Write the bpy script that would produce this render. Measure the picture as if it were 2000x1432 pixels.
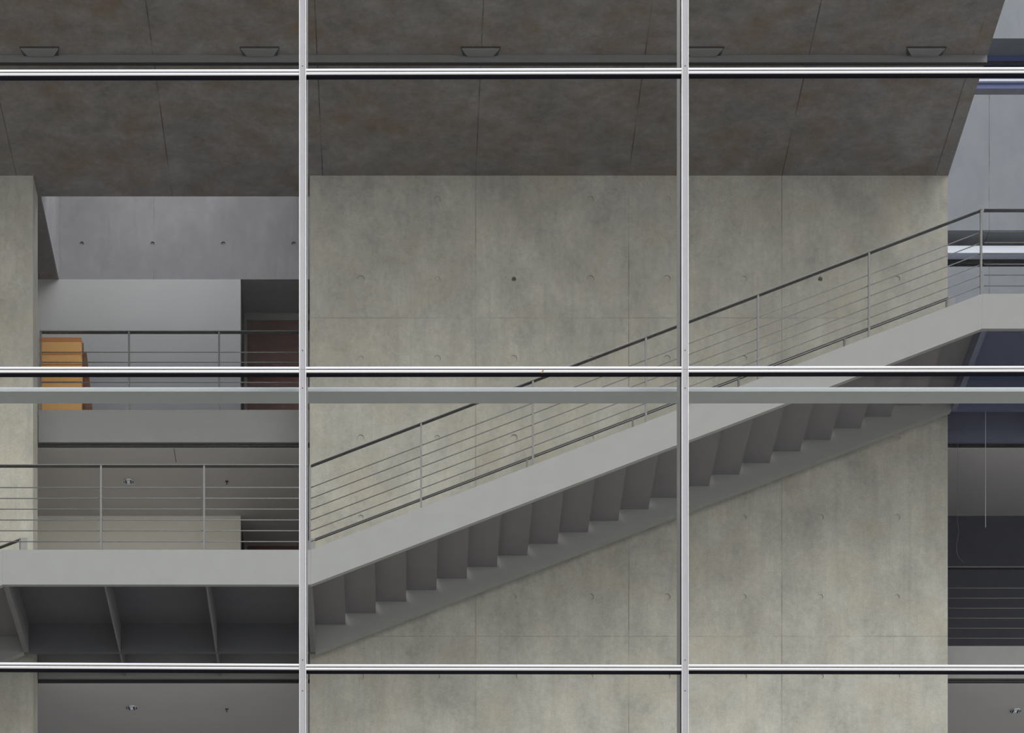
import bpy, bmesh, math, random
from mathutils import Vector

for o in list(bpy.data.objects):
    bpy.data.objects.remove(o)
S = bpy.context.scene
COL = S.collection
random.seed(4)

# ------------------------------------------------------------------ camera
F = 5440.0            # focal length in pixels of the 2000 x 1432 frame
CX, CV = 780.0, 3656.0   # principal point of the (vertically shifted) lens
CZ = 1.6
cam_data = bpy.data.cameras.new('camera')
cam = bpy.data.objects.new('camera', cam_data)
COL.objects.link(cam)
cam.location = (0, 0, CZ)
cam.rotation_euler = (math.pi / 2, 0, 0)
cam_data.sensor_fit = 'HORIZONTAL'
cam_data.sensor_width = 36.0
cam_data.lens = 36.0 * F / 2000.0
cam_data.shift_x = (1000 - CX) / 2000.0
cam_data.shift_y = (CV - 716) / 2000.0
cam_data.clip_end = 400
S.camera = cam

# ------------------------------------------------------------------ world, exposure
SKY_HORIZON = (1.0, 0.99, 0.975)
SKY_MID = (0.93, 0.96, 1.0)
SKY_ZENITH = (0.62, 0.72, 1.0)
SIDE_SKY = 2.9
L_HOR, L_LOW, L_MID, L_TOP = 0.75, 1.0, 4.0, 1.6
w = bpy.data.worlds.new('overcast_sky')
S.world = w
w.use_nodes = True
w.cycles.sampling_method = 'MANUAL'
w.cycles.sample_map_resolution = 2048
nt = w.node_tree
nt.nodes.clear()
tc = nt.nodes.new('ShaderNodeTexCoord')
sp = nt.nodes.new('ShaderNodeSeparateXYZ')
rp = nt.nodes.new('ShaderNodeValToRGB')
bg = nt.nodes.new('ShaderNodeBackground')
ow = nt.nodes.new('ShaderNodeOutputWorld')
nt.links.new(tc.outputs['Generated'], sp.inputs[0])
nt.links.new(sp.outputs['Z'], rp.inputs[0])
nt.links.new(rp.outputs[0], bg.inputs[0])
nt.links.new(bg.outputs[0], ow.inputs[0])
def sc3(c, k): return (c[0]*k, c[1]*k, c[2]*k, 1)
cr = rp.color_ramp
cr.elements[0].position = 0.0;  cr.elements[0].color = sc3(SKY_HORIZON, L_HOR)
cr.elements[1].position = 1.0;  cr.elements[1].color = sc3(SKY_ZENITH, L_TOP)
for pos, colr, lum in ((0.26, SKY_HORIZON, L_HOR), (0.37, SKY_HORIZON, L_LOW), (0.42, SKY_HORIZON, L_LOW), (0.50, SKY_HORIZON, L_MID),
                       (0.66, SKY_HORIZON, L_MID), (0.84, SKY_ZENITH, L_TOP)):
    e = cr.elements.new(pos); e.color = sc3(colr, lum)
# added dim patch of sky opposite the facade, darkens the upper transoms' reflections
def wmath(op, a, b=None):
    x = nt.nodes.new('ShaderNodeMath'); x.operation = op
    for i, q in enumerate((a, b)):
        if q is None: continue
        if isinstance(q, (int, float)): x.inputs[i].default_value = q
        else: nt.links.new(q, x.inputs[i])
    return x.outputs[0]
def wramp(v, a, b, c, d):
    r = nt.nodes.new('ShaderNodeMapRange'); r.interpolation_type = 'SMOOTHSTEP'
    nt.links.new(v, r.inputs[0])
    for i, q in enumerate((a, b, c, d)): r.inputs[i + 1].default_value = q
    return r.outputs[0]
dim_az = wramp(wmath('ABSOLUTE', wmath('DIVIDE', sp.outputs['X'], wmath('MINIMUM', sp.outputs['Y'], -0.001))), 0.32, 0.5, 1, 0)
dim_el = wmath('MULTIPLY', wramp(sp.outputs['Z'], 0.485, 0.545, 0, 1), wramp(sp.outputs['Z'], 0.62, 0.70, 1, 0))
dim = wmath('SUBTRACT', 1.0, wmath('MULTIPLY', wmath('MULTIPLY', dim_az, dim_el), 0.80))
# brighter low sky off to the right of the building
lo = wmath('MULTIPLY', wramp(sp.outputs['X'], 0.30, 0.75, 0, SIDE_SKY), wramp(sp.outputs['Z'], 0.42, 0.60, 1, 0))
nt.links.new(wmath('ADD', dim, lo), bg.inputs[1])
S.cycles.sampling_pattern = 'TABULATED_SOBOL'
S.cycles.caustics_reflective = False
S.cycles.caustics_refractive = False
S.view_settings.view_transform = 'Standard'
S.view_settings.look = 'None'
S.view_settings.gamma = 1.0
S.view_settings.use_curve_mapping = False
S.view_settings.exposure = -0.10

# ------------------------------------------------------------------ helpers
def P(x, v, Y):
    """world point seen at photo pixel (x, v) at distance Y"""
    return Vector(((x - CX) / F * Y, Y, CZ + (CV - v) / F * Y))
def WX(x, Y): return (x - CX) / F * Y
def WZ(v, Y): return CZ + (CV - v) / F * Y

class MB:
    def __init__(s): s.bm = bmesh.new()
    def face(s, pts):
        vs = [s.bm.verts.new(p) for p in pts]
        return s.bm.faces.new(vs)
    def box(s, x0, x1, y0, y1, z0, z1):
        return s.prism_xz([(x0, z0), (x1, z0), (x1, z1), (x0, z1)], y0, y1)
    def _prism(s, a, b):
        n = len(a)
        va = [s.bm.verts.new(p) for p in a]
        vb = [s.bm.verts.new(p) for p in b]
        s.bm.faces.new(va); s.bm.faces.new(vb[::-1])
        for i in range(n):
            j = (i + 1) % n
            s.bm.faces.new((va[j], va[i], vb[i], vb[j]))
        return s
    def prism_xz(s, pts, y0, y1):
        return s._prism([(x, y0, z) for x, z in pts], [(x, y1, z) for x, z in pts])
    def prism_yz(s, pts, x0, x1, dz=0.0):
        return s._prism([(x0, y, z) for y, z in pts], [(x1, y, z + dz) for y, z in pts])
    def prism_xy(s, pts, z0, z1):
        return s._prism([(x, y, z0) for x, y in pts], [(x, y, z1) for x, y in pts])
    def tube(s, pts, r, n=8):
        pts = [Vector(p) for p in pts]
        rings = []
        for i, p in enumerate(pts):
            d = (pts[min(i + 1, len(pts) - 1)] - pts[max(i - 1, 0)]).normalized()
            up = Vector((0, 1, 0)) if abs(d.y) < 0.9 else Vector((0, 0, 1))
            a = d.cross(up).normalized(); b = d.cross(a).normalized()
            rings.append([s.bm.verts.new(p + a * r * math.cos(t) + b * r * math.sin(t))
                          for t in [2 * math.pi * k / n for k in range(n)]])
        for r0, r1 in zip(rings, rings[1:]):
            for k in range(n):
                s.bm.faces.new((r0[k], r0[(k + 1) % n], r1[(k + 1) % n], r1[k]))
        s.bm.faces.new(rings[0][::-1]); s.bm.faces.new(rings[-1])
        return s
    def lathe(s, prof, c, n=24):
        """prof: (radius, z) pairs turned around the vertical through c"""
        rings = []
        for r, z in prof:
            rings.append([s.bm.verts.new((c[0] + r * math.cos(2 * math.pi * k / n),
                                          c[1] + r * math.sin(2 * math.pi * k / n), c[2] + z)) for k in range(n)])
        for r0, r1 in zip(rings, rings[1:]):
            for k in range(n):
                s.bm.faces.new((r0[k], r0[(k + 1) % n], r1[(k + 1) % n], r1[k]))
        s.bm.faces.new(rings[0][::-1]); s.bm.faces.new(rings[-1])
        return s
    def build(s, name, mat, parent=None, bevel=0.0, smooth=False):
        bmesh.ops.recalc_face_normals(s.bm, faces=s.bm.faces[:])
        me = bpy.data.meshes.new(name)
        off = Vector((0, 0, 0))
        if parent is not None:
            off = parent_world(parent)
            bmesh.ops.translate(s.bm, verts=s.bm.verts[:], vec=-off)
        else:
            # own origin at the centre of its base
            if s.bm.verts:
                xs = [v.co.x for v in s.bm.verts]; ys = [v.co.y for v in s.bm.verts]; zs = [v.co.z for v in s.bm.verts]
                off = Vector(((min(xs)+max(xs))/2, (min(ys)+max(ys))/2, min(zs)))
                bmesh.ops.translate(s.bm, verts=s.bm.verts[:], vec=-off)
        s.bm.to_mesh(me); s.bm.free()
        o = bpy.data.objects.new(name, me)
        COL.objects.link(o)
        if parent is not None:
            o.parent = parent
        else:
            o.location = off
        for m in (mat if isinstance(mat, (list, tuple)) else [mat]): me.materials.append(m)
        if smooth:
            for p in me.polygons: p.use_smooth = True
        if bevel:
            b = o.modifiers.new('edge', 'BEVEL'); b.width = bevel; b.segments = 2; b.limit_method = 'ANGLE'
        return o

def parent_world(o):
    v = Vector((0, 0, 0))
    while o is not None:
        v += o.location; o = o.parent
    return v

def thing(name, loc, label, cat, group=None):
    o = bpy.data.objects.new(name, None)
    COL.objects.link(o)
    o.location = loc
    o.empty_display_size = 0.1
    o['label'] = label; o['category'] = cat
    if group: o['group'] = group
    return o
def tag(o, label, cat, group=None):
    o['label'] = label; o['category'] = cat
    if group: o['group'] = group
    return o
def struct(o):
    o['kind'] = 'structure'
    return o

# ------------------------------------------------------------------ materials
def new_mat(name):
    m = bpy.data.materials.new(name); m.use_nodes = True
    n = m.node_tree; n.nodes.clear()
    out = n.nodes.new('ShaderNodeOutputMaterial')
    return m, n, out
def mth(n, op, a, b=None, clamp=False):
    x = n.nodes.new('ShaderNodeMath'); x.operation = op; x.use_clamp = clamp
    for i, q in enumerate((a, b)):
        if q is None: continue
        if isinstance(q, (int, float)): x.inputs[i].default_value = q
        else: n.links.new(q, x.inputs[i])
    return x.outputs[0]
def noise(n, vec, scale, detail=4, rough=0.55, stretch=(1, 1, 1)):
    mp = n.nodes.new('ShaderNodeMapping'); mp.inputs['Scale'].default_value = stretch
    n.links.new(vec, mp.inputs[0])
    t = n.nodes.new('ShaderNodeTexNoise')
    t.inputs['Scale'].default_value = scale; t.inputs['Detail'].default_value = detail; t.inputs['Roughness'].default_value = rough
    n.links.new(mp.outputs[0], t.inputs['Vector'])
    return t.outputs['Fac']
def maprange(n, v, a, b, c, d):
    r = n.nodes.new('ShaderNodeMapRange'); r.clamp = True
    n.links.new(v, r.inputs[0])
    for i, q in enumerate((a, b, c, d)): r.inputs[i + 1].default_value = q
    return r.outputs[0]
def mix(n, fac, a, b, mode='MIX'):
    x = n.nodes.new('ShaderNodeMix'); x.data_type = 'RGBA'; x.blend_type = mode
    if isinstance(fac, (int, float)): x.inputs[0].default_value = fac
    else: n.links.new(fac, x.inputs[0])
    for i, q in ((6, a), (7, b)):
        if isinstance(q, tuple): x.inputs[i].default_value = (*q[:3], 1)
        else: n.links.new(q, x.inputs[i])
    return x.outputs[2]
def line_mask(n, coord, origin, pitch, half):
    """1 on thin lines every pitch along coord"""
    t = mth(n, 'SUBTRACT', coord, origin)
    t = mth(n, 'DIVIDE', t, pitch)
    t = mth(n, 'FRACT', mth(n, 'ADD', t, 0.5))
    t = mth(n, 'ABSOLUTE', mth(n, 'SUBTRACT', t, 0.5))
    t = mth(n, 'MULTIPLY', t, pitch)
    return maprange(n, t, half * 0.5, half, 1, 0)

def concrete(name, base, dark, stain=None, stain_amt=0.0, joints=(), rough=0.85, streak=True, grain=0.10, contrast=1.0, bump=True):
    m, n, out = new_mat(name)
    g = n.nodes.new('ShaderNodeNewGeometry'); pos = g.outputs['Position']
    sx = n.nodes.new('ShaderNodeSeparateXYZ'); n.links.new(pos, sx.inputs[0])
    a = noise(n, pos, 0.55, 5, 0.6)
    b = noise(n, pos, 2.6, 6, 0.65, (1, 1, 0.6))
    c = noise(n, pos, 14, 4, 0.6)
    f = mth(n, 'ADD', mth(n, 'MULTIPLY', a, 0.30), mth(n, 'MULTIPLY', b, 0.5))
    f = mth(n, 'ADD', f, mth(n, 'MULTIPLY', c, 0.20))
    f = maprange(n, f, 0.5 - 0.16 / contrast, 0.5 + 0.16 / contrast, 0, 1)
    colr = mix(n, f, dark, base)
    if streak:
        st = noise(n, pos, 4.0, 6, 0.75, (4.0, 4.0, 0.12))
        st = maprange(n, st, 0.50, 0.72, 0, 0.45)
        colr = mix(n, st, colr, dark)
    if stain:
        s1 = noise(n, pos, 1.3, 8, 0.75)
        s1 = maprange(n, s1, 0.48, 0.68, 0, stain_amt)
        colr = mix(n, s1, colr, stain)
    gr = noise(n, pos, 85, 2, 0.7)
    gr = maprange(n, gr, 0.3, 0.7, 1 - grain, 1 + grain)
    mm = n.nodes.new('ShaderNodeVectorMath'); mm.operation = 'SCALE'
    n.links.new(colr, mm.inputs[0]); n.links.new(gr, mm.inputs['Scale'])
    colr = mm.outputs[0]
    jm = None
    for axis, origin, pitch, half, amt, *rng in joints:
        q = line_mask(n, sx.outputs[axis], origin, pitch, half)
        if rng:
            q = mth(n, 'MULTIPLY', q, mth(n, 'MULTIPLY', mth(n, 'GREATER_THAN', sx.outputs[axis], rng[0]), mth(n, 'LESS_THAN', sx.outputs[axis], rng[1])))
        wob = noise(n, pos, 1.4, 3, 0.6)
        q = mth(n, 'MULTIPLY', q, maprange(n, wob, 0.36, 0.6, 0.1 * amt, amt))
        jm = q if jm is None else mth(n, 'MAXIMUM', jm, q)
    if jm is not None:
        colr = mix(n, jm, colr, tuple(k * 0.4 for k in dark))
    bs = n.nodes.new('ShaderNodeBsdfPrincipled')
    n.links.new(colr, bs.inputs['Base Color'])
    bs.inputs['Roughness'].default_value = rough
    bs.inputs['Specular IOR Level'].default_value = 0.25
    bp = n.nodes.new('ShaderNodeBump'); bp.inputs['Strength'].default_value = 0.15; bp.inputs['Distance'].default_value = 0.01
    n.links.new(b, bp.inputs['Height'])
    if bump: n.links.new(bp.outputs[0], bs.inputs['Normal'])
    n.links.new(bs.outputs[0], out.inputs[0])
    return m

def paint(name, col, rough=0.5, var=0.05, metallic=0.0, spec=0.4, scale=6.0):
    m, n, out = new_mat(name)
    g = n.nodes.new('ShaderNodeNewGeometry')
    a = noise(n, g.outputs['Position'], scale, 5, 0.6)
    v = maprange(n, a, 0.3, 0.7, 1 - var, 1 + var)
    mm = n.nodes.new('ShaderNodeVectorMath'); mm.operation = 'SCALE'
    mm.inputs[0].default_value = col; n.links.new(v, mm.inputs['Scale'])
    bs = n.nodes.new('ShaderNodeBsdfPrincipled')
    n.links.new(mm.outputs[0], bs.inputs['Base Color'])
    bs.inputs['Roughness'].default_value = rough; bs.inputs['Metallic'].default_value = metallic
    bs.inputs['Specular IOR Level'].default_value = spec
    n.links.new(bs.outputs[0], out.inputs[0])
    return m

def facade_glass(name, refl, tint):
    m, n, out = new_mat(name)
    tr = n.nodes.new('ShaderNodeBsdfTransparent'); tr.inputs[0].default_value = (*tint, 1)
    gl = n.nodes.new('ShaderNodeBsdfGlossy'); gl.inputs['Roughness'].default_value = 0.02
    fr = n.nodes.new('ShaderNodeFresnel'); fr.inputs[0].default_value = 1.45
    mx = n.nodes.new('ShaderNodeMixShader')
    n.links.new(mth(n, 'MULTIPLY', fr.outputs[0], refl), mx.inputs[0])
    n.links.new(tr.outputs[0], mx.inputs[1]); n.links.new(gl.outputs[0], mx.inputs[2])
    n.links.new(mx.outputs[0], out.inputs[0])
    return m

# ------------------------------------------------------------------ key distances
YW = 35.30            # face of the concrete wall
YF = 33.20            # front face of stair and landing
YB = 35.04            # face of the rear stringer
YG = 35.74            # edge of the gallery floors behind the wall
YR = 37.60            # rear wall of the galleries
YC = 23.00            # glass facade
ZC = WZ(343, YW)      # underside of the concrete ceiling
KW = YW / F
XWL, XWR = WX(605, YW), WX(1851, YW)
XJ = WX(929, YW); PJ = 299.0 * KW          # formwork joints
ZJ = WZ(1243, YW)
X0, X1 = -15.0, 17.0  # ends of the hall

# (base, dark)
M_WALL = concrete('fair_faced_concrete', (0.50, 0.488, 0.432), (0.325, 0.322, 0.29), (0.45, 0.40, 0.30), 0.5,
                  joints=((0, XJ, PJ, 0.008, 0.6, XJ - 0.5, XJ + 2 * PJ + 0.5), (2, ZJ, 622 * KW, 0.008, 0.4)), contrast=1.4)
M_COL = concrete('column_concrete', (0.50, 0.488, 0.432), (0.325, 0.322, 0.29), (0.45, 0.40, 0.30), 0.5, contrast=1.4)
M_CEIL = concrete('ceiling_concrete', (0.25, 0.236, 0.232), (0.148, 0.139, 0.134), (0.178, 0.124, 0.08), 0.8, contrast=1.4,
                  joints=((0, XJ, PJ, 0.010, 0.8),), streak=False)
M_SHAFT = concrete('shaft_concrete', (0.26, 0.255, 0.268), (0.18, 0.18, 0.187), None, 0, grain=0.0, bump=False, joints=((0, XJ - 0.4, PJ, 0.008, 0.4),))
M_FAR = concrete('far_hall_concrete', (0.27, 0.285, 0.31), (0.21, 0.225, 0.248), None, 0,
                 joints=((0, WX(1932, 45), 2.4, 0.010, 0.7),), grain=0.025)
M_GREY = paint('light_grey_steel_paint', (0.27, 0.272, 0.264), 0.5, 0.03)
M_FASCIA = paint('fascia_grey_paint', (0.24, 0.24, 0.24), 0.5, 0.03)
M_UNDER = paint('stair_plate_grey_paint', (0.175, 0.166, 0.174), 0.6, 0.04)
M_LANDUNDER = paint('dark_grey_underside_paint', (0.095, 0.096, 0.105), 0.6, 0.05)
M_NAVYUNDER = paint('navy_grey_underside_paint', (0.085, 0.10, 0.175), 0.6, 0.05)  # grey underside with a blue glass reflection put into its colour
M_NAVYBEAM = paint('navy_grey_beam_paint', (0.12, 0.13, 0.20), 0.6, 0.05)  # grey beams and fascia, blue reflection and shade put into the colour
M_FLOOR = paint('pale_floor_covering', (0.48, 0.47, 0.44), 0.7, 0.04)
M_CREAM = paint('cream_plaster', (0.88, 0.85, 0.76), 0.9, 0.02, spec=0.1, scale=2)
M_RAIL = paint('railing_grey_paint', (0.17, 0.17, 0.168), 0.45, 0.03)
M_RAILDK = paint('dark_handrail_steel', (0.032, 0.032, 0.034), 0.5, 0.03)
M_PLASTER = paint('white_plaster', (0.40, 0.403, 0.40), 0.9, 0.02, spec=0.1, scale=2)
M_SOFFIT = paint('soffit_paint', (0.55, 0.53, 0.53), 0.8, 0.02, spec=0.2, scale=2)
M_ALU = paint('brushed_aluminium', (0.80, 0.80, 0.81), 0.2, 0.02, 0.95)
M_LIP = paint('polished_lip_aluminium', (0.55, 0.55, 0.56), 0.25, 0.02, 0.6)
M_ALU2 = paint('anodised_aluminium', (0.34, 0.336, 0.35), 0.4, 0.03, 0.3)
M_GASKET = paint('black_gasket_rubber', (0.008, 0.008, 0.014), 0.7, 0.0, spec=0.1)
M_POST = paint('inner_post_grey_paint', (0.20, 0.205, 0.205), 0.5, 0.03)
M_PIPE = paint('facade_beam_grey_paint', (0.335, 0.35, 0.345), 0.45, 0.02)
M_DARK = paint('dark_recess_panel', (0.055, 0.053, 0.054), 0.6, 0.1)  # the niche's lack of light is worked into this dark colour
M_DOOR = paint('dark_red_brown_veneer', (0.13, 0.052, 0.042), 0.55, 0.2, scale=12)
M_BROWNPANEL = paint('brown_niche_panel', (0.075, 0.062, 0.056), 0.6, 0.1)
M_NAVY = paint('dark_blue_grey_panel', (0.07, 0.072, 0.095), 0.4, 0.08)
M_NAVYGLASS = paint('blue_window_glass', (0.10, 0.13, 0.30), 0.25, 0.05)
M_SLATE = paint('dark_window_frame', (0.03, 0.033, 0.05), 0.5, 0.0)
M_WHITEFR = paint('white_window_rail', (0.80, 0.85, 0.95), 0.5, 0.02)
M_HOUSING = paint('dark_lamp_housing', (0.05, 0.055, 0.057), 0.5, 0.05)
M_LENS = paint('grey_lamp_cover', (0.19, 0.195, 0.195), 0.5, 0.05)
M_CHROME = paint('polished_reflector', (0.85, 0.86, 0.88), 0.12, 0.0, 1.0)
M_BLACK = paint('black_plastic', (0.015, 0.015, 0.017), 0.5, 0.0)
M_CARD = paint('tan_cardboard', (0.86, 0.50, 0.19), 0.85, 0.06, spec=0.1, scale=20)
M_CARD2 = paint('orange_cardboard_flap', (0.62, 0.27, 0.10), 0.85, 0.06, spec=0.1, scale=20)
M_BROWN = paint('brown_wood_board', (0.19, 0.095, 0.055), 0.7, 0.25, scale=16)
M_WIRE = paint('pale_steel_wire', (0.6, 0.6, 0.62), 0.4, 0.0)
M_LEAF = paint('dry_leaf', (0.30, 0.19, 0.10), 0.8, 0.1, scale=40)
M_GROUND = paint('pale_paving', (0.28, 0.272, 0.255), 0.9, 0.1, spec=0.1, scale=0.5)
M_GLASS = facade_glass('clear_facade_glass', 0.07, (0.985, 0.99, 0.985))

# ------------------------------------------------------------------ large structure
struct(MB().box(-90, 90, -90, 48, -0.3, 0).build('ground', M_GROUND))

def wall_front(mb, x0, x1, z0, z1, y, holes, s=0.085, N=16):
    """front face at depth y with round recesses; holes: {(hx, hz): (radius, depth)}"""
    hx = sorted({h[0] for h in holes}); hz = sorted({h[1] for h in holes})
    xs = [x0]; zs = [z0]
    for q in hx: xs += [q - s, q + s]
    for q in hz: zs += [q - s, q + s]
    xs.append(x1); zs.append(z1)
    for i in range(len(xs) - 1):
        for j in range(len(zs) - 1):
            a, b, c, d = xs[i], xs[i + 1], zs[j], zs[j + 1]
            key = None
            if i % 2 == 1 and j % 2 == 1:
                key = (hx[i // 2], hz[j // 2])
            if key is None or key not in holes:
                mb.face([(a, y, c), (b, y, c), (b, y, d), (a, y, d)])
                continue
            r, dep = holes[key]
            sq, ci, bt = [], [], []
            for k in range(N):
                t = 2 * math.pi * k / N + math.pi / 4
                cx, cz = math.cos(t), math.sin(t)
                m = max(abs(cx), abs(cz))
                sq.append(mb.bm.verts.new((key[0] + s * cx / m, y, key[1] + s * cz / m)))
                ci.append(mb.bm.verts.new((key[0] + r * cx, y, key[1] + r * cz)))
                bt.append(mb.bm.verts.new((key[0] + r * 0.93 * cx, y + dep, key[1] + r * 0.93 * cz)))
            for k in range(N):
                l = (k + 1) % N
                mb.bm.faces.new((sq[k], sq[l], ci[l], ci[k]))
                mb.bm.faces.new((ci[k], ci[l], bt[l], bt[k]))
            mb.bm.faces.new(bt)
def holed_wall(x0, x1, z0, z1, y0, y1, holes):
    mb = MB()
    wall_front(mb, x0, x1, z0, z1, y0, holes)
    mb.face([(x0, y1, z0), (x1, y1, z0), (x1, y1, z1), (x0, y1, z1)])
    mb.face([(x0, y0, z0), (x0, y1, z0), (x0, y1, z1), (x0, y0, z1)])
    mb.face([(x1, y0, z0), (x1, y1, z0), (x1, y1, z1), (x1, y0, z1)])
    mb.face([(x0, y0, z1), (x1, y0, z1), (x1, y1, z1), (x0, y1, z1)])
    return mb

HX0, HDX = WX(704.5, YW), 149.6 * KW
HZ0, HDZ = WZ(545, YW), 155.3 * KW
hl = {}
for i in range(8):
    for j in range(-1, 8):
        r, dep = 0.044, 0.013
        if (i, j) in ((2, 0), (6, 0)): r, dep = 0.030, 0.07
        elif (i, j) in ((0, 0), (3, 0), (4, 0), (2, 2)): r, dep = 0.050, 0.018
        elif random.random() < 0.35: r, dep = 0.036, 0.010
        if j == -1 and i in (0, 2, 5, 6, 7): continue
        hl[(HX0 + i * HDX, HZ0 - j * HDZ)] = (r, dep)
struct(holed_wall(XWL, XWR, 0, ZC, YW, YW + 0.42, hl).build('wall_back', M_WALL))
struct(MB().box(X0, WX(64.5, YW), YW, YW + 0.45, 0, ZC).build('column', M_COL))

# ceiling slab with the light well behind it
Y_CEIL_FRONT = 31.6
XCE = WX(1852, YW)
xwell = WX(115, YR)
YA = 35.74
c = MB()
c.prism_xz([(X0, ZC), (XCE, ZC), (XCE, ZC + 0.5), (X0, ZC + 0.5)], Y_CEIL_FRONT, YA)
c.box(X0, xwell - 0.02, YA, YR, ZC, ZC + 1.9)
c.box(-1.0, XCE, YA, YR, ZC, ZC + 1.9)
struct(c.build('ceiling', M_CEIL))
struct(MB().box(xwell - 0.02, xwell, YA + 0.01, YR - 0.002, ZC + 0.001, ZC + 1.9).build('wall_shaft', M_SHAFT))
hs = {}
for i in range(-1, 4):
    hs[(WX(159.5, YR) + i * 138.2 / F * YR, WZ(476, YR))] = (0.030, 0.018)
sh = holed_wall(X0, XCE, ZC, ZC + 1.9, YR, YR + 1.6, hs)
sh.face([(X0, YR, ZC), (XCE, YR, ZC), (XCE, YR + 1.6, ZC), (X0, YR + 1.6, ZC)])
struct(sh.build('wall_shaft', M_SHAFT))

# gallery floors, rear walls, niches and doors
ZL = [WZ(1262, YG), WZ(1262, YG) + 3.03]       # tops of the two gallery fascias
XN = WX(470, YR)                                # niche starts here
YN = YR + 0.90
for k, z in enumerate(ZL):
    xr = X1
    struct(MB().box(X0, xr, YG + 0.075, YN + 0.2, z - 0.455, z - 0.04).build('ceiling', M_SOFFIT))
    if k == 1: MB().box(WX(342, 36) - 0.004, WX(342, 36) + 0.004, YG + 0.078, 36.17, z - 0.457, z - 0.452).build('panel_seam', M_BLACK, bpy.data.objects['ceiling.002'])
    struct(MB().box(X0, xr, YG + 0.06, YN + 0.2, z - 0.04, z - 0.03).build('floor', M_FLOOR))
    ztop = ZC if k == 1 else ZL[1] - 0.455
    struct(MB().box(X0, XN, YR, YR + 0.2, z - 0.03, ztop).build('wall_rear', M_PLASTER if k else M_CREAM))
    struct(MB().box(XN - 0.2, 0.6, YN, YN + 0.12, z - 0.03, ztop).build('wall_niche', M_DARK if k else M_BROWNPANEL))
    struct(MB().box(XN - 0.2, XN, YR + 0.2, YN, z - 0.03, ztop).build('wall_reveal', M_DARK))
    if k == 0:
        struct(MB().box(0.6, X1, YR, YR + 0.2, z - 0.03, ztop - 0.0).build('wall_panelled', M_NAVY))
    else:
        struct(MB().box(0.6, XCE, YR, YR + 0.2, z - 0.03, ztop).build('wall_rear', M_PLASTER))
    # door in the niche
    zt = WZ(630, YN) if k == 1 else ZL[0] + (WZ(630, YN) - ZL[1])
    d = MB().box(WX(483, YN), 0.3, YN - 0.05, YN, z - 0.03, zt).build('door_%d' % (k + 1), M_DOOR)
    struct(d)
    fr = MB()
    fr.box(XN, WX(483, YN), YN - 0.07, YN, z - 0.03, zt + 0.07)
    fr.box(WX(483, YN), 0.3, YN - 0.07, YN, zt, zt + 0.075)
    fr.build('door_frame', M_GREY, d)
    MB().box(WX(476, YN), 0.3, YN - 0.085, YN - 0.06, zt + 0.0755, zt + 0.086).build('head_strip', M_GREY, d)

# hall ends, an added light blocker and the far wall of the atrium on the right
struct(MB().box(X0 - 0.3, X0, YC + 0.5, 50, 0, ZC + 6).build('wall_left', M_WALL))
struct(MB().box(X1, X1 + 0.3, 26.5, YR, 17.0, ZC + 12).build('wall_right', M_WALL))  # unseen block added to darken the upper right of the concrete wall
struct(MB().box(X1, X1 + 0.3, YR, 50, 0, ZC + 12).build('wall_right', M_WALL))
YX = 45.0
XF0 = XCE - 1.5
c = MB()
bands = [(WZ(1300, YX), WZ(521, YX)), (WZ(450, YX), WZ(185, YX)), (WZ(75, YX), WZ(75, YX) + 6)]
for a, b in bands:
    c.box(XF0, X1, YX, YX + 1.2, a, b)
struct(c.build('wall_far', M_FAR))
struct(MB().box(X0, X1, 50, 50.3, 0, ZC + 9).build('wall_end', M_FAR))
n_win = 0
for (z0, z1, yy, parts) in (
        (bands[0][1], bands[1][0], YX + 0.43, ((480, 494, M_WHITEFR, 0.28), (494, 506, M_NAVYGLASS, 0.0), (506, 516, M_GASKET, 0.10), (516, 522, M_SLATE, 0.06))),  # the white strip paints bright sky in the window glass
        (bands[1][1], bands[2][0], YX + 0.43, ((104, 119, M_NAVYGLASS, 0.0), (119, 127, M_SLATE, 0.02), (154, 158.5, M_WHITEFR, 0.05), (158.5, 173, M_NAVYGLASS, 0.0), (173, 186, M_SLATE, 0.03)))):
    wdw = struct(MB().box(XF0, X1, yy + 0.1, yy + 0.16, z0, z1).build('window_%d' % (20 + n_win), M_NAVYGLASS)); n_win += 1
    for v0, v1, mt, pr in parts:
        MB().box(XF0, X1, yy - pr, yy + 0.1, WZ(v1, yy - pr), WZ(v0, yy - pr)).build('window_frame' if mt is not M_NAVYGLASS else 'window_pane', mt, wdw)

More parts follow.
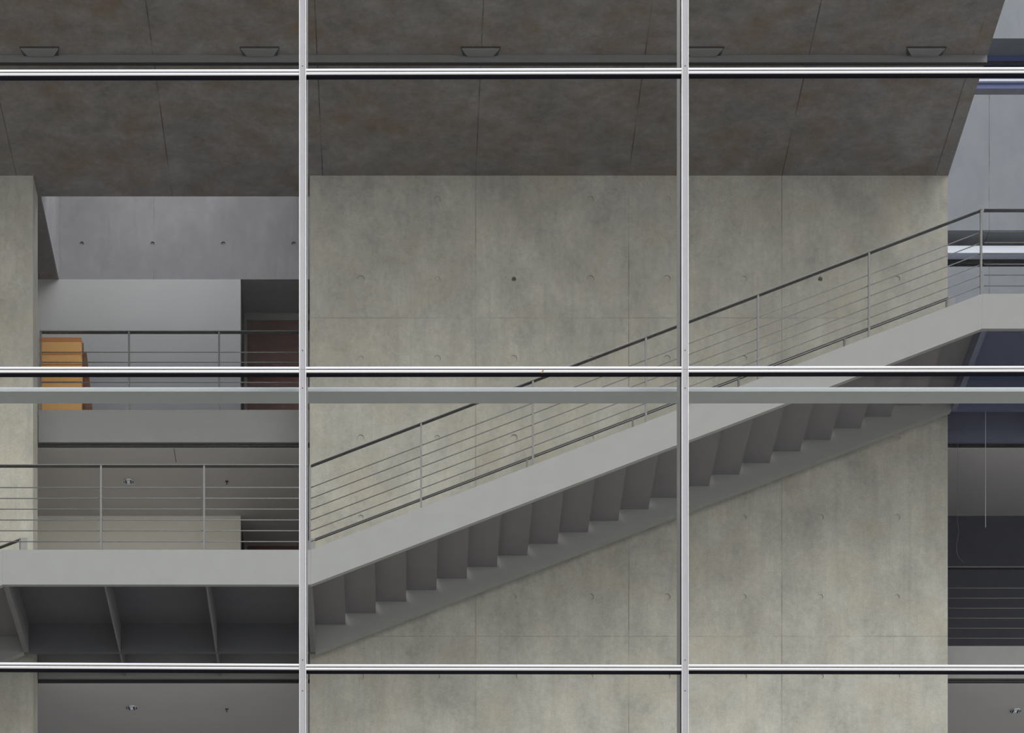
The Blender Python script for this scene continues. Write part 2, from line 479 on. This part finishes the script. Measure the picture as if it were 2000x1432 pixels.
# ------------------------------------------------------------------ staircase
RUN = (WX(1918, YF) - WX(607, YF)) / 21.0
XS0 = WX(607, YF); XS1 = WX(1918, YF)
ZS0 = WZ(1074, YF); ZS1 = WZ(574, YF)
SL = (ZS1 - ZS0) / (XS1 - XS0)
RISE = SL * RUN
HB = 0.415      # depth of the stringers
def stairs(name, xa, xb, za, n, label, group, k0):
    """flight rising to +x from (xa, za = top of the stringer); n treads"""
    zb = za + SL * (xb - xa)
    t = thing(name, ((xa + xb) / 2, (YF + YB) / 2, za - HB), label, 'staircase', group)
    MB().prism_xz([(xa, za - HB), (xb, zb - HB), (xb, zb), (xa, za)], YF, YF + 0.065).build('front_stringer', M_GREY, t)
    MB().prism_xz([(xa, za - HB), (xb, zb - HB), (xb, zb), (xa, za)], YB, YB + 0.10).build('rear_stringer', M_GREY, t)
    for k in range(n):
        x = xa + k * RUN; z = za - 0.07 + (k + k0) * RISE
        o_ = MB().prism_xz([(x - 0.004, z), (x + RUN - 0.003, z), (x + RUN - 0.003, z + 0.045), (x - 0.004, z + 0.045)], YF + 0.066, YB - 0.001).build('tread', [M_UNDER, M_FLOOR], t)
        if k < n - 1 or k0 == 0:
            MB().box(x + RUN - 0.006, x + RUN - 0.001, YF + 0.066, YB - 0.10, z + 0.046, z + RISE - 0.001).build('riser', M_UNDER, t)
        for p in o_.data.polygons:
            if p.normal.z > 0.9: p.material_index = 1
    return t
XL1 = WX(5, YF)
stairs('staircase', XS0, XS1, ZS0, 21, 'long grey steel staircase rising along the concrete wall from the landing', 'grey steel stair flights', 0)
NL = 8
stairs('staircase', XL1 - NL * RUN, XL1, ZS0 - NL * RISE, NL, 'lower grey steel stair flight descending from the left end of the landing', 'grey steel stair flights', 0)

def landing(xa, xb, zt, ribs, label, bridge, um, um2):
    t = thing('stair_landing', ((xa + xb) / 2, (YF + YB) / 2, zt - HB), label, 'landing', 'steel landings of the staircase')
    MB().box(xa, xb, YF, YF + 0.055, zt - HB, zt).build('front_fascia', M_GREY, t)
    MB().box(xa, xb, YF + 0.055, YB + 0.055, zt - 0.055, zt - 0.02).build('deck', um, t)
    MB().box(xa, xb, YF + 0.055, YB + 0.055, zt - 0.02, zt - 0.005).build('floor_plate', M_FLOOR, t)
    MB().box(xa, xb, YB, YB + 0.055, zt - HB, zt - 0.055).build('rear_beam', um, t)
    ba, bb = bridge
    MB().box(ba, bb, YB + 0.056, YG - 0.003, zt - 0.055, zt - 0.02).build('bridge_deck', um, t)
    MB().box(ba, bb, YB + 0.056, YG - 0.003, zt - 0.02, zt - 0.005).build('bridge_floor', M_FLOOR, t)
    for x, wd in ribs:
        if ba < x - wd / 2 and x + wd / 2 < bb:
            MB().box(x - wd / 2, x + wd / 2, YB + 0.056, YG - 0.003, zt - HB, zt - 0.056).build('crossbeam', um2, t)
        MB().box(x - wd / 2, x + wd / 2, YF + 0.055, YB, zt - HB, zt - 0.055).build('crossbeam', um2, t)
    return t
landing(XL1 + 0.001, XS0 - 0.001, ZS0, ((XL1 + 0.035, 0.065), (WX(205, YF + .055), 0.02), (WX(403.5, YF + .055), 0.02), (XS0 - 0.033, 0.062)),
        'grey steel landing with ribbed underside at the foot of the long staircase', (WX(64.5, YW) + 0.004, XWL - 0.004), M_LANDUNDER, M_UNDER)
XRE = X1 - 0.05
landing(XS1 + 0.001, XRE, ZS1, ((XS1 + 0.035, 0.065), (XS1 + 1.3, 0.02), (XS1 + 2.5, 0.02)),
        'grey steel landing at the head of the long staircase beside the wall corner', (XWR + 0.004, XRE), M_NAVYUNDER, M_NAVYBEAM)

# gallery edge fascias
for (xa, xb, z, label) in ((WX(75, YG), XWL + 1.0, ZL[1], 'grey gallery edge fascia under the railing with the cardboard boxes'),
                           (WX(75, YG), XWL + 1.0, ZL[0], 'shaded gallery edge fascia behind the landing below the cream wall'),
                           (XWR - 1.0, X1 - 0.05, ZL[0], 'grey gallery edge fascia at bottom right beside the concrete wall'),
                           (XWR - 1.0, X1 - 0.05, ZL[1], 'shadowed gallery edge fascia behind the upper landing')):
    f = tag(MB().box(xa, xb, YG, YG + 0.06, z - 0.415, z).build('gallery_fascia', M_FASCIA if 'shadow' not in label else M_NAVYBEAM if 'upper landing' in label else M_UNDER), label, 'fascia', 'painted steel fascias of the galleries')  # fascia behind the upper landing has its shade painted in navy
    MB().box(xa - 0.012, xb, YG + 0.035, YG + 0.072, z - 0.449, z - 0.4152).build('shadow_gap', M_BLACK, f)  # black strip painting the shade in the gap below the fascia

# ------------------------------------------------------------------ railings
RT, RB0, RDB = 1.02, 0.265, 0.129
def railing(xa, xb, za, slope, y, posts, label, group, nbars=6, name='railing', extra_end=None, rail_w=0.062):
    zf = lambda x: za + slope * (x - xa)
    t = thing(name, ((xa + xb) / 2, y, min(zf(xa), zf(xb))), label, 'railing', group)
    h = 0.012
    MB().prism_xz([(xa, zf(xa) + RT - h), (xb, zf(xb) + RT - h), (xb, zf(xb) + RT - 0.007), (xa, zf(xa) + RT - 0.007)], y + 0.001, y + rail_w - 0.001).build('handrail', M_RAILDK, t)
    MB().prism_xz([(xa, zf(xa) + RT - 0.007), (xb, zf(xb) + RT - 0.007), (xb, zf(xb) + RT), (xa, zf(xa) + RT)], y, y + rail_w).build('top_plate', M_RAIL, t)
    for x in posts:
        ha = zf(x)
        MB().prism_xz([(x - 0.011, zf(x - 0.011)), (x + 0.011, zf(x + 0.011)), (x + 0.011, zf(x + 0.011) + RT - h), (x - 0.011, zf(x - 0.011) + RT - h)], y + 0.003, y + 0.05).build('post', M_RAIL, t)
    for k in range(nbars):
        dz = RT - RB0 - k * RDB
        MB().tube([(xa, y + 0.026, zf(xa) + dz), (xb, y + 0.026, zf(xb) + dz)], 0.0062).build('bar', M_RAIL, t, smooth=True)
    return t
G_R = 'railings with six thin bars'
YRL = YF + 0.001
railing(XS0, XS1, ZS0, SL, YRL, [WX(x, YRL) for x in (605.5, 822.5, 1041, 1262, 1481, 1698, 1917)],
        'sloping grey bar railing along the outer side of the long staircase', G_R)
railing(XL1 - 0.2, XS0 - 0.03, ZS0, 0, YRL, [WX(x, YRL) for x in (197, 398.5)],
        'level grey bar railing on the left landing in front of the cream wall', G_R)
railing(XS1 + 0.03, XRE, ZS1, 0, YRL, [XS1 + 1.35 * k for k in (1, 2, 3)],
        'level grey bar railing on the upper landing at the head of the staircase', G_R)
railing(WX(77, YG), XWL + 0.9, ZL[1], 0, YG + 0.002, [WX(x, YG) for x in (79, 251.5, 427.5)] + [WX(604, YG)],
        'grey bar railing of the upper gallery in front of the cardboard boxes', G_R)
railing(XWR - 0.6, X1 - 0.06, ZL[0], 0, YG + 0.002, [WX(2030, YG), WX(2210, YG)],
        'grey bar railing of the lower gallery at bottom right of the concrete wall', G_R)

def wall_rail(xa, xb, za, posts, label, end_a, end_b):
    y = YB - 0.004
    zf = lambda x: za + SL * (x - xa)
    t = thing('stair_handrail', ((xa + xb) / 2, y, zf(xa)), label, 'handrail', 'handrails on the wall side of the stairs')
    h = 0.012
    MB().prism_xz([(xa, zf(xa) + RT - h), (xb, zf(xb) + RT - h), (xb, zf(xb) + RT - 0.007), (xa, zf(xa) + RT - 0.007)], y + 0.001, y + 0.062 - 0.001).build('handrail', M_RAILDK, t)
    MB().prism_xz([(xa, zf(xa) + RT - 0.007), (xb, zf(xb) + RT - 0.007), (xb, zf(xb) + RT), (xa, zf(xa) + RT)], y, y + 0.062).build('top_plate', M_RAIL, t)
    for x in posts:
        MB().prism_xz([(x - 0.011, zf(x - .011)), (x + 0.011, zf(x + .011)), (x + 0.011, zf(x + .011) + RT - h), (x - 0.011, zf(x - .011) + RT - h)], y + 0.005, y + 0.05).build('post', M_RAIL, t)
    for x, wd in ((end_a, 0.07), (end_b, 0.085)):
        if x is None: continue
        zt = zf(min(max(x, xa), xb)) + RT
        MB().box(x - wd / 2, x + wd / 2, y - 0.004, y + 0.0, zt - 1.0, zt + 0.002).build('end_plate', M_GREY, t)
        MB().box(x - wd / 2 - 0.02, x - wd / 2 - 0.004, y + 0.0, y + 0.05, zt - 1.0, zt - 0.02).build('end_post', M_RAIL, t)
    return t
wall_rail(WX(612, YB), WX(1852, YB), ZS0 + SL * (WX(612, YB) - XS0), [XS0 + 1.3315 * k for k in range(1, 6)],
          'sloping flat handrail on the wall side of the long staircase', WX(610, YB), WX(1858, YB))
xe = WX(40, YB)
wall_rail(XL1 - NL * RUN + 0.05, xe, ZS0 - SL * (xe - XL1 + NL * RUN - 0.05), [XL1 - 1.33, XL1 - 2.6],
          'short handrail end with a wide plate at far left of the landing', None, WX(47, YB))

# ------------------------------------------------------------------ facade
XC = [WX(x, YC) for x in (-156, 591, 1338.2, 2085)]
MW = 0.0595
bay_names = ['left', 'middle', 'right']
row_v = [(( 135.5, 134.5), (133.5, 131.8), (131.6, 130.2)),
         ((716.0, 715.8), (715.8, 715.2), (715.0, 714.0)),
         ((1292.8, 1296.2), (1297.0, 1298.2), (1297.2, 1298.4))]
row_label = ['uppermost', 'central', 'lowest']
bay_label = ['left bay of the glass facade', 'middle bay of the glass facade', 'right bay of the glass facade']
Z_BOT, Z_TOP = WZ(1432 + 450, YC), ZC
for i, xc in ((1, XC[1]), (2, XC[2])):
    t = thing('facade_mullion', (xc, YC, Z_BOT),
              ['', 'upright silver facade mullion between the left and middle glass bays',
               'upright silver facade mullion between the middle and right glass bays'][i], 'mullion', 'upright mullions of the glass facade')
    m = MW / 2
    zj = WZ(721, YC)
    for za, zb in ((Z_BOT, zj - 0.001), (zj + 0.001, Z_TOP)):
        # cap with two raised lips
        MB().box(xc - m + 0.0098, xc + m - 0.0098, YC + 0.005, YC + 0.03, za, zb).build('face_cap', M_ALU2, t)
        for sx_ in (-1, 1):
            xo, xi = sorted((xc + sx_ * m, xc + sx_ * (m - 0.0095)))
            MB().prism_xy([(xo, YC + 0.03), (xo, YC + 0.003), (xo + 0.002, YC), (xi - 0.002, YC), (xi, YC + 0.003), (xi, YC + 0.03)], za, zb).build('edge_lip', M_LIP, t)
    MB().box(xc - m + 0.001, xc + m - 0.001, YC + 0.03, YC + 0.11, Z_BOT, Z_TOP).build('gasket', M_GASKET, t)
    MB().box(xc - m - 0.002, xc + m + 0.002, YC + 0.11, YC + 0.37, Z_BOT, Z_TOP).build('inner_post', M_POST, t)
    for v in (-10, 128, 684, 757.5, 1289, 1349):
        z = WZ(v, YC)
        MB().tube([(xc, YC + 0.007, z), (xc, YC + 0.003, z)], 0.005, 10).build('screw', M_HOUSING, t)
pxm = YC / F
n_glass = 0
zrow = []
for r in range(3):
    for b in range(3):
        xa, xb = XC[b] + MW / 2 + 0.001, XC[b + 1] - MW / 2 - 0.001
        va, vb = row_v[r][b]
        za, zb = WZ(va, YC), WZ(vb, YC)
        t = thing('facade_transom', ((xa + xb) / 2, YC, min(za, zb) - 0.07),
                  'silver horizontal double-rail transom, %s across the %s' % (row_label[r], bay_label[b]), 'transom', 'horizontal transoms of the glass facade')
        def tube_prof(z):   # rail with a softly rounded nose; z = top
            h = 5.2 * pxm
            pts = [(YC + 0.035, z), (YC + 0.006, z)]
            for k in range(5):
                a = math.pi * (0.5 + k / 4.0)
                pts.append((YC + 0.006 + 0.004 * math.cos(a), z - h / 2 + h / 2 * math.sin(a) * 1.0))
            pts += [(YC + 0.035, z - h)]
            out = []
            for q in pts:
                if not out or (abs(q[0] - out[-1][0]) + abs(q[1] - out[-1][1])) > 1e-5: out.append(q)
            return out
        MB().prism_yz(tube_prof(za), xa, xb, zb - za).build('upper_rail', M_ALU, t)
        MB().prism_yz(tube_prof(za - 6.6 * pxm), xa, xb, zb - za).build('lower_rail', M_ALU, t)
        z0 = za - 5.2 * pxm
        MB().prism_yz([(YC + 0.010, z0 + .001), (YC + 0.010, z0 - 1.6 * pxm), (YC + 0.035, z0 - 1.6 * pxm), (YC + 0.035, z0 + .001)], xa, xb, zb - za).build('groove_strip', M_POST, t)
        zz = za - 11.8 * pxm
        MB().prism_yz([(YC + 0.012, zz), (YC + 0.012, zz - 0.008), (YC + 0.05, zz - 0.012), (YC + 0.05, za - 0.001), (YC + 0.035, za - 0.001), (YC + 0.035, zz)], xa, xb, zb - za).build('gasket', M_GASKET, t)
ys = YC + 0.055
for b in range(3):
    xa, xb = XC[b] + MW / 2 - 0.002, XC[b + 1] - MW / 2 + 0.002
    zs = [Z_TOP] + [WZ(sum(row_v[r][b]) / 2 + 6, YC) for r in range(3)] + [Z_BOT]
    for r in range(4):
        n_glass += 1
        struct(MB().box(xa, xb, ys, ys + 0.012, zs[r + 1] + 0.001, zs[r] - 0.001).build('window_%d' % n_glass, M_GLASS))

# dry leaf caught on the transom
lf = MB()
c0 = P(1059, 725.5, YC - 0.002)
lf.prism_xz([(c0.x - 0.010, c0.z - 0.013), (c0.x + 0.004, c0.z - 0.012), (c0.x + 0.014, c0.z + 0.013), (c0.x + 0.001, c0.z + 0.011)], YC - 0.003, YC + 0.002)
tag(lf.build('dry_leaf', M_LEAF), 'small brown dry leaf stuck on the middle transom', 'leaf')

# horizontal beam behind the middle transoms
yb = YC + 0.45
z0, z1 = WZ(765, yb), WZ(752, yb)
prof = [(yb + 0.19, z0), (yb, z0)]
for k in range(7):
    a = math.pi + (-math.pi / 2) * k / 6
    prof.append((yb + 0.05 + 0.05 * math.cos(a), z0 + 0.006 + (z1 - z0 - 0.006) * math.sin(a)))
prof.append((yb + 0.19, z1))
tag(MB().prism_yz(prof, XC[0], XC[3]).build('facade_beam', M_PIPE), 'long grey horizontal beam behind the glass below the central transoms', 'beam')

# ------------------------------------------------------------------ ceiling luminaires and their channel
yl = ZC and (ZC - CZ) * F / (CV - 107)
ch = thing('lighting_channel', (0, yl, ZC - 0.09), 'dark grey lighting channel running across the concrete ceiling', 'channel')
MB().box(X0 + 0.1, XCE - 0.002, yl, yl + 0.05, ZC - 0.086, ZC - 0.001).build('channel_body', M_LENS, ch)
MB().box(X0 + 0.1, XCE - 0.002, yl - 0.004, yl + 0.004, ZC - 0.09, ZC - 0.084).build('edge_strip', M_RAIL, ch)
MB().box(X0 + 0.1, XCE - 0.002, yl + 0.004, yl + 0.055, ZC - 0.094, ZC - 0.086).build('cover_strip', M_BLACK, ch)
lab = ['leftmost of the wedge-shaped grey lamps along the ceiling channel',
       'wedge-shaped grey ceiling lamp just left of the left mullion',
       'wedge-shaped grey ceiling lamp in the middle glass bay',
       'wedge-shaped grey ceiling lamp partly hidden behind the right-hand mullion',
       'rightmost of the wedge-shaped grey lamps, near the ceiling edge']
for x, l in zip((80, 508, 938, 1373, 1805), lab):
    xc = WX(x, yl)
    t = thing('ceiling_lamp', (xc, yl - 0.07, ZC - 0.03), l, 'lamp', 'ceiling lamps along the channel')
    MB().prism_xy([(xc - 0.235, yl - 0.150), (xc + 0.235, yl - 0.150), (xc + 0.205, yl - 0.001), (xc - 0.205, yl - 0.001)], ZC - 0.012, ZC).build('housing', M_HOUSING, t)
    MB().prism_xy([(xc - 0.222, yl - 0.143), (xc + 0.222, yl - 0.143), (xc + 0.15, yl - 0.006), (xc - 0.15, yl - 0.006)], ZC - 0.03, ZC - 0.012).build('cover', M_LENS, t, bevel=0.004)

# downlights and sensors under the gallery floors
def downlight(x, v, zs, label):
    Y = (zs - CZ) * F / (CV - v); X = WX(x, Y)
    t = thing('downlight', (X, Y, zs - 0.03), label, 'downlight', 'recessed downlights in the gallery soffits')
    MB().lathe([(0.075, 0.0), (0.078, -0.004), (0.074, -0.010), (0.064, -0.010), (0.064, 0.0)], (X, Y, zs)).build('ring', M_CHROME, t, smooth=True)
    MB().lathe([(0.063, -0.002), (0.063, -0.010), (0.045, -0.010), (0.012, -0.010)], (X, Y, zs)).build('reflector', M_WHITEFR, t, smooth=True)
    MB().lathe([(0.014, -0.003), (0.016, -0.020), (0.010, -0.028)], (X, Y, zs)).build('bulb', M_WHITEFR, t, smooth=True)
    for s in (-1, 1):
        MB().box(X + s * 0.033 - 0.009, X + s * 0.033 + 0.009, Y - 0.045, Y + 0.045, zs - 0.014, zs - 0.004).build('baffle', M_BLACK, t)
        MB().box(X + s * 0.058 - 0.005, X + s * 0.058 + 0.005, Y - 0.022, Y + 0.022, zs - 0.014, zs - 0.004).build('baffle', M_BLACK, t)
    return t
def sensor(x, v, zs, label):
    Y = (zs - CZ) * F / (CV - v); X = WX(x, Y)
    t = thing('ceiling_sensor', (X, Y, zs - 0.04), label, 'sensor', 'small sprinkler sensors in the gallery soffits')
    MB().lathe([(0.022, 0.0), (0.022, -0.008), (0.010, -0.012)], (X, Y, zs)).build('rose', M_HOUSING, t, smooth=True)
    MB().lathe([(0.006, -0.012), (0.006, -0.035), (0.012, -0.037), (0.012, -0.040)], (X, Y, zs)).build('head', M_RAIL, t, smooth=True)
    return t
zu, zl = ZL[1] - 0.455, ZL[0] - 0.455
downlight(251, 940, zu, 'round chrome downlight in the soffit above the landing railing')
downlight(257, 1382, zl, 'round chrome downlight in the soffit at bottom left')
downlight(1983, 1388, zl, 'round chrome downlight in the soffit at bottom right')
sensor(443, 940, zu, 'tiny dark sprinkler sensor in the soffit above the landing railing')
sensor(443, 1385, zl, 'tiny dark sprinkler sensor in the soffit at bottom left')

# ------------------------------------------------------------------ cardboard boxes and leaning boards on the upper gallery
yb0 = 36.35
zfl = ZL[1] - 0.03
xa, xb = WX(76.5, yb0), WX(159.5, yb0)
edges = [WZ(v, yb0) for v in (658.5, 689.5, 710, 744.5, 772)] + [None]
edges[-1] = zfl + 0.13
edges.append(zfl)
names = ['topmost cardboard box of the stack behind the gallery railing, with an orange rim',
         'second tan cardboard box from the top of the gallery stack',
         'third tan cardboard box from the top of the gallery stack',
         'fourth tan cardboard box from the top of the gallery stack',
         'fifth tan cardboard box from the top of the gallery stack',
         'bottom cardboard box of the gallery stack standing on the floor']
for i in range(6):
    zt, zb = edges[i], edges[i + 1]
    j = random.uniform(-0.006, 0.006)
    t = thing('cardboard_box', ((xa + xb) / 2, yb0 + 0.07, zb), names[i], 'box', 'tan boxes stacked on the gallery')
    rim = 0.06 if i == 0 else 0.022
    MB().box(xa + j, xb + j - 0.003, yb0 + 0.003, yb0 + 0.13, zb + 0.001, zt - rim).build('carton', M_CARD, t, bevel=0.004)
    MB().box(xa + j, xb + j, yb0, yb0 + 0.133, zt - rim, zt - 0.002).build('lid', M_CARD2, t, bevel=0.003)
yb1 = 36.52
def lean(xtop, vtop, xbot, y, label):
    zt = WZ(vtop, y); xt = WX(xtop, y)
    vb = CV - (zfl - CZ) * F / y
    xbm = WX(xbot, y)
    wd = 0.45
    t = MB().prism_xz([(xbm - wd, zfl), (xbm, zfl), (xt, zt), (xt - wd, zt)], y, y + 0.03).build('wooden_board', M_BROWN, bevel=0.004)
    return tag(t, label, 'board', 'brown boards leaning behind the boxes')
lean(169.5, 688.5, 187, yb1, 'wide brown wooden board leaning behind the cardboard boxes')
lean(162.8, 669.5, 167, yb1 + 0.05, 'taller narrow-showing brown board right behind the cardboard boxes')

# ------------------------------------------------------------------ wires in the right-hand bay
yw_ = YB + 0.3
z_hang = ZS1 - 0.055
tag(MB().tube([(WX(1925, 35.35), 35.35, z_hang - 0.002), (WX(1925, 35.35), 35.35, WZ(1030, 35.35))], 0.0035).build('hanging_wire', M_WIRE),
    'thin straight pale wire hanging below the upper landing', 'wire')
pts = [P(1871, 823, 35.5)] + [P(x, v, 35.5) for x, v in ((1870.5, 1020), (1871.5, 1032), (1873, 1040), (1870, 1056), (1868, 1070), (1870, 1083), (1876, 1093), (1883, 1099))]
pts[0].z = z_hang - 0.003
tag(MB().tube(pts, 0.0018, 6).build('loose_thread', M_RAIL), 'fine curling thread dangling beside the wall edge above the lower railing', 'thread')
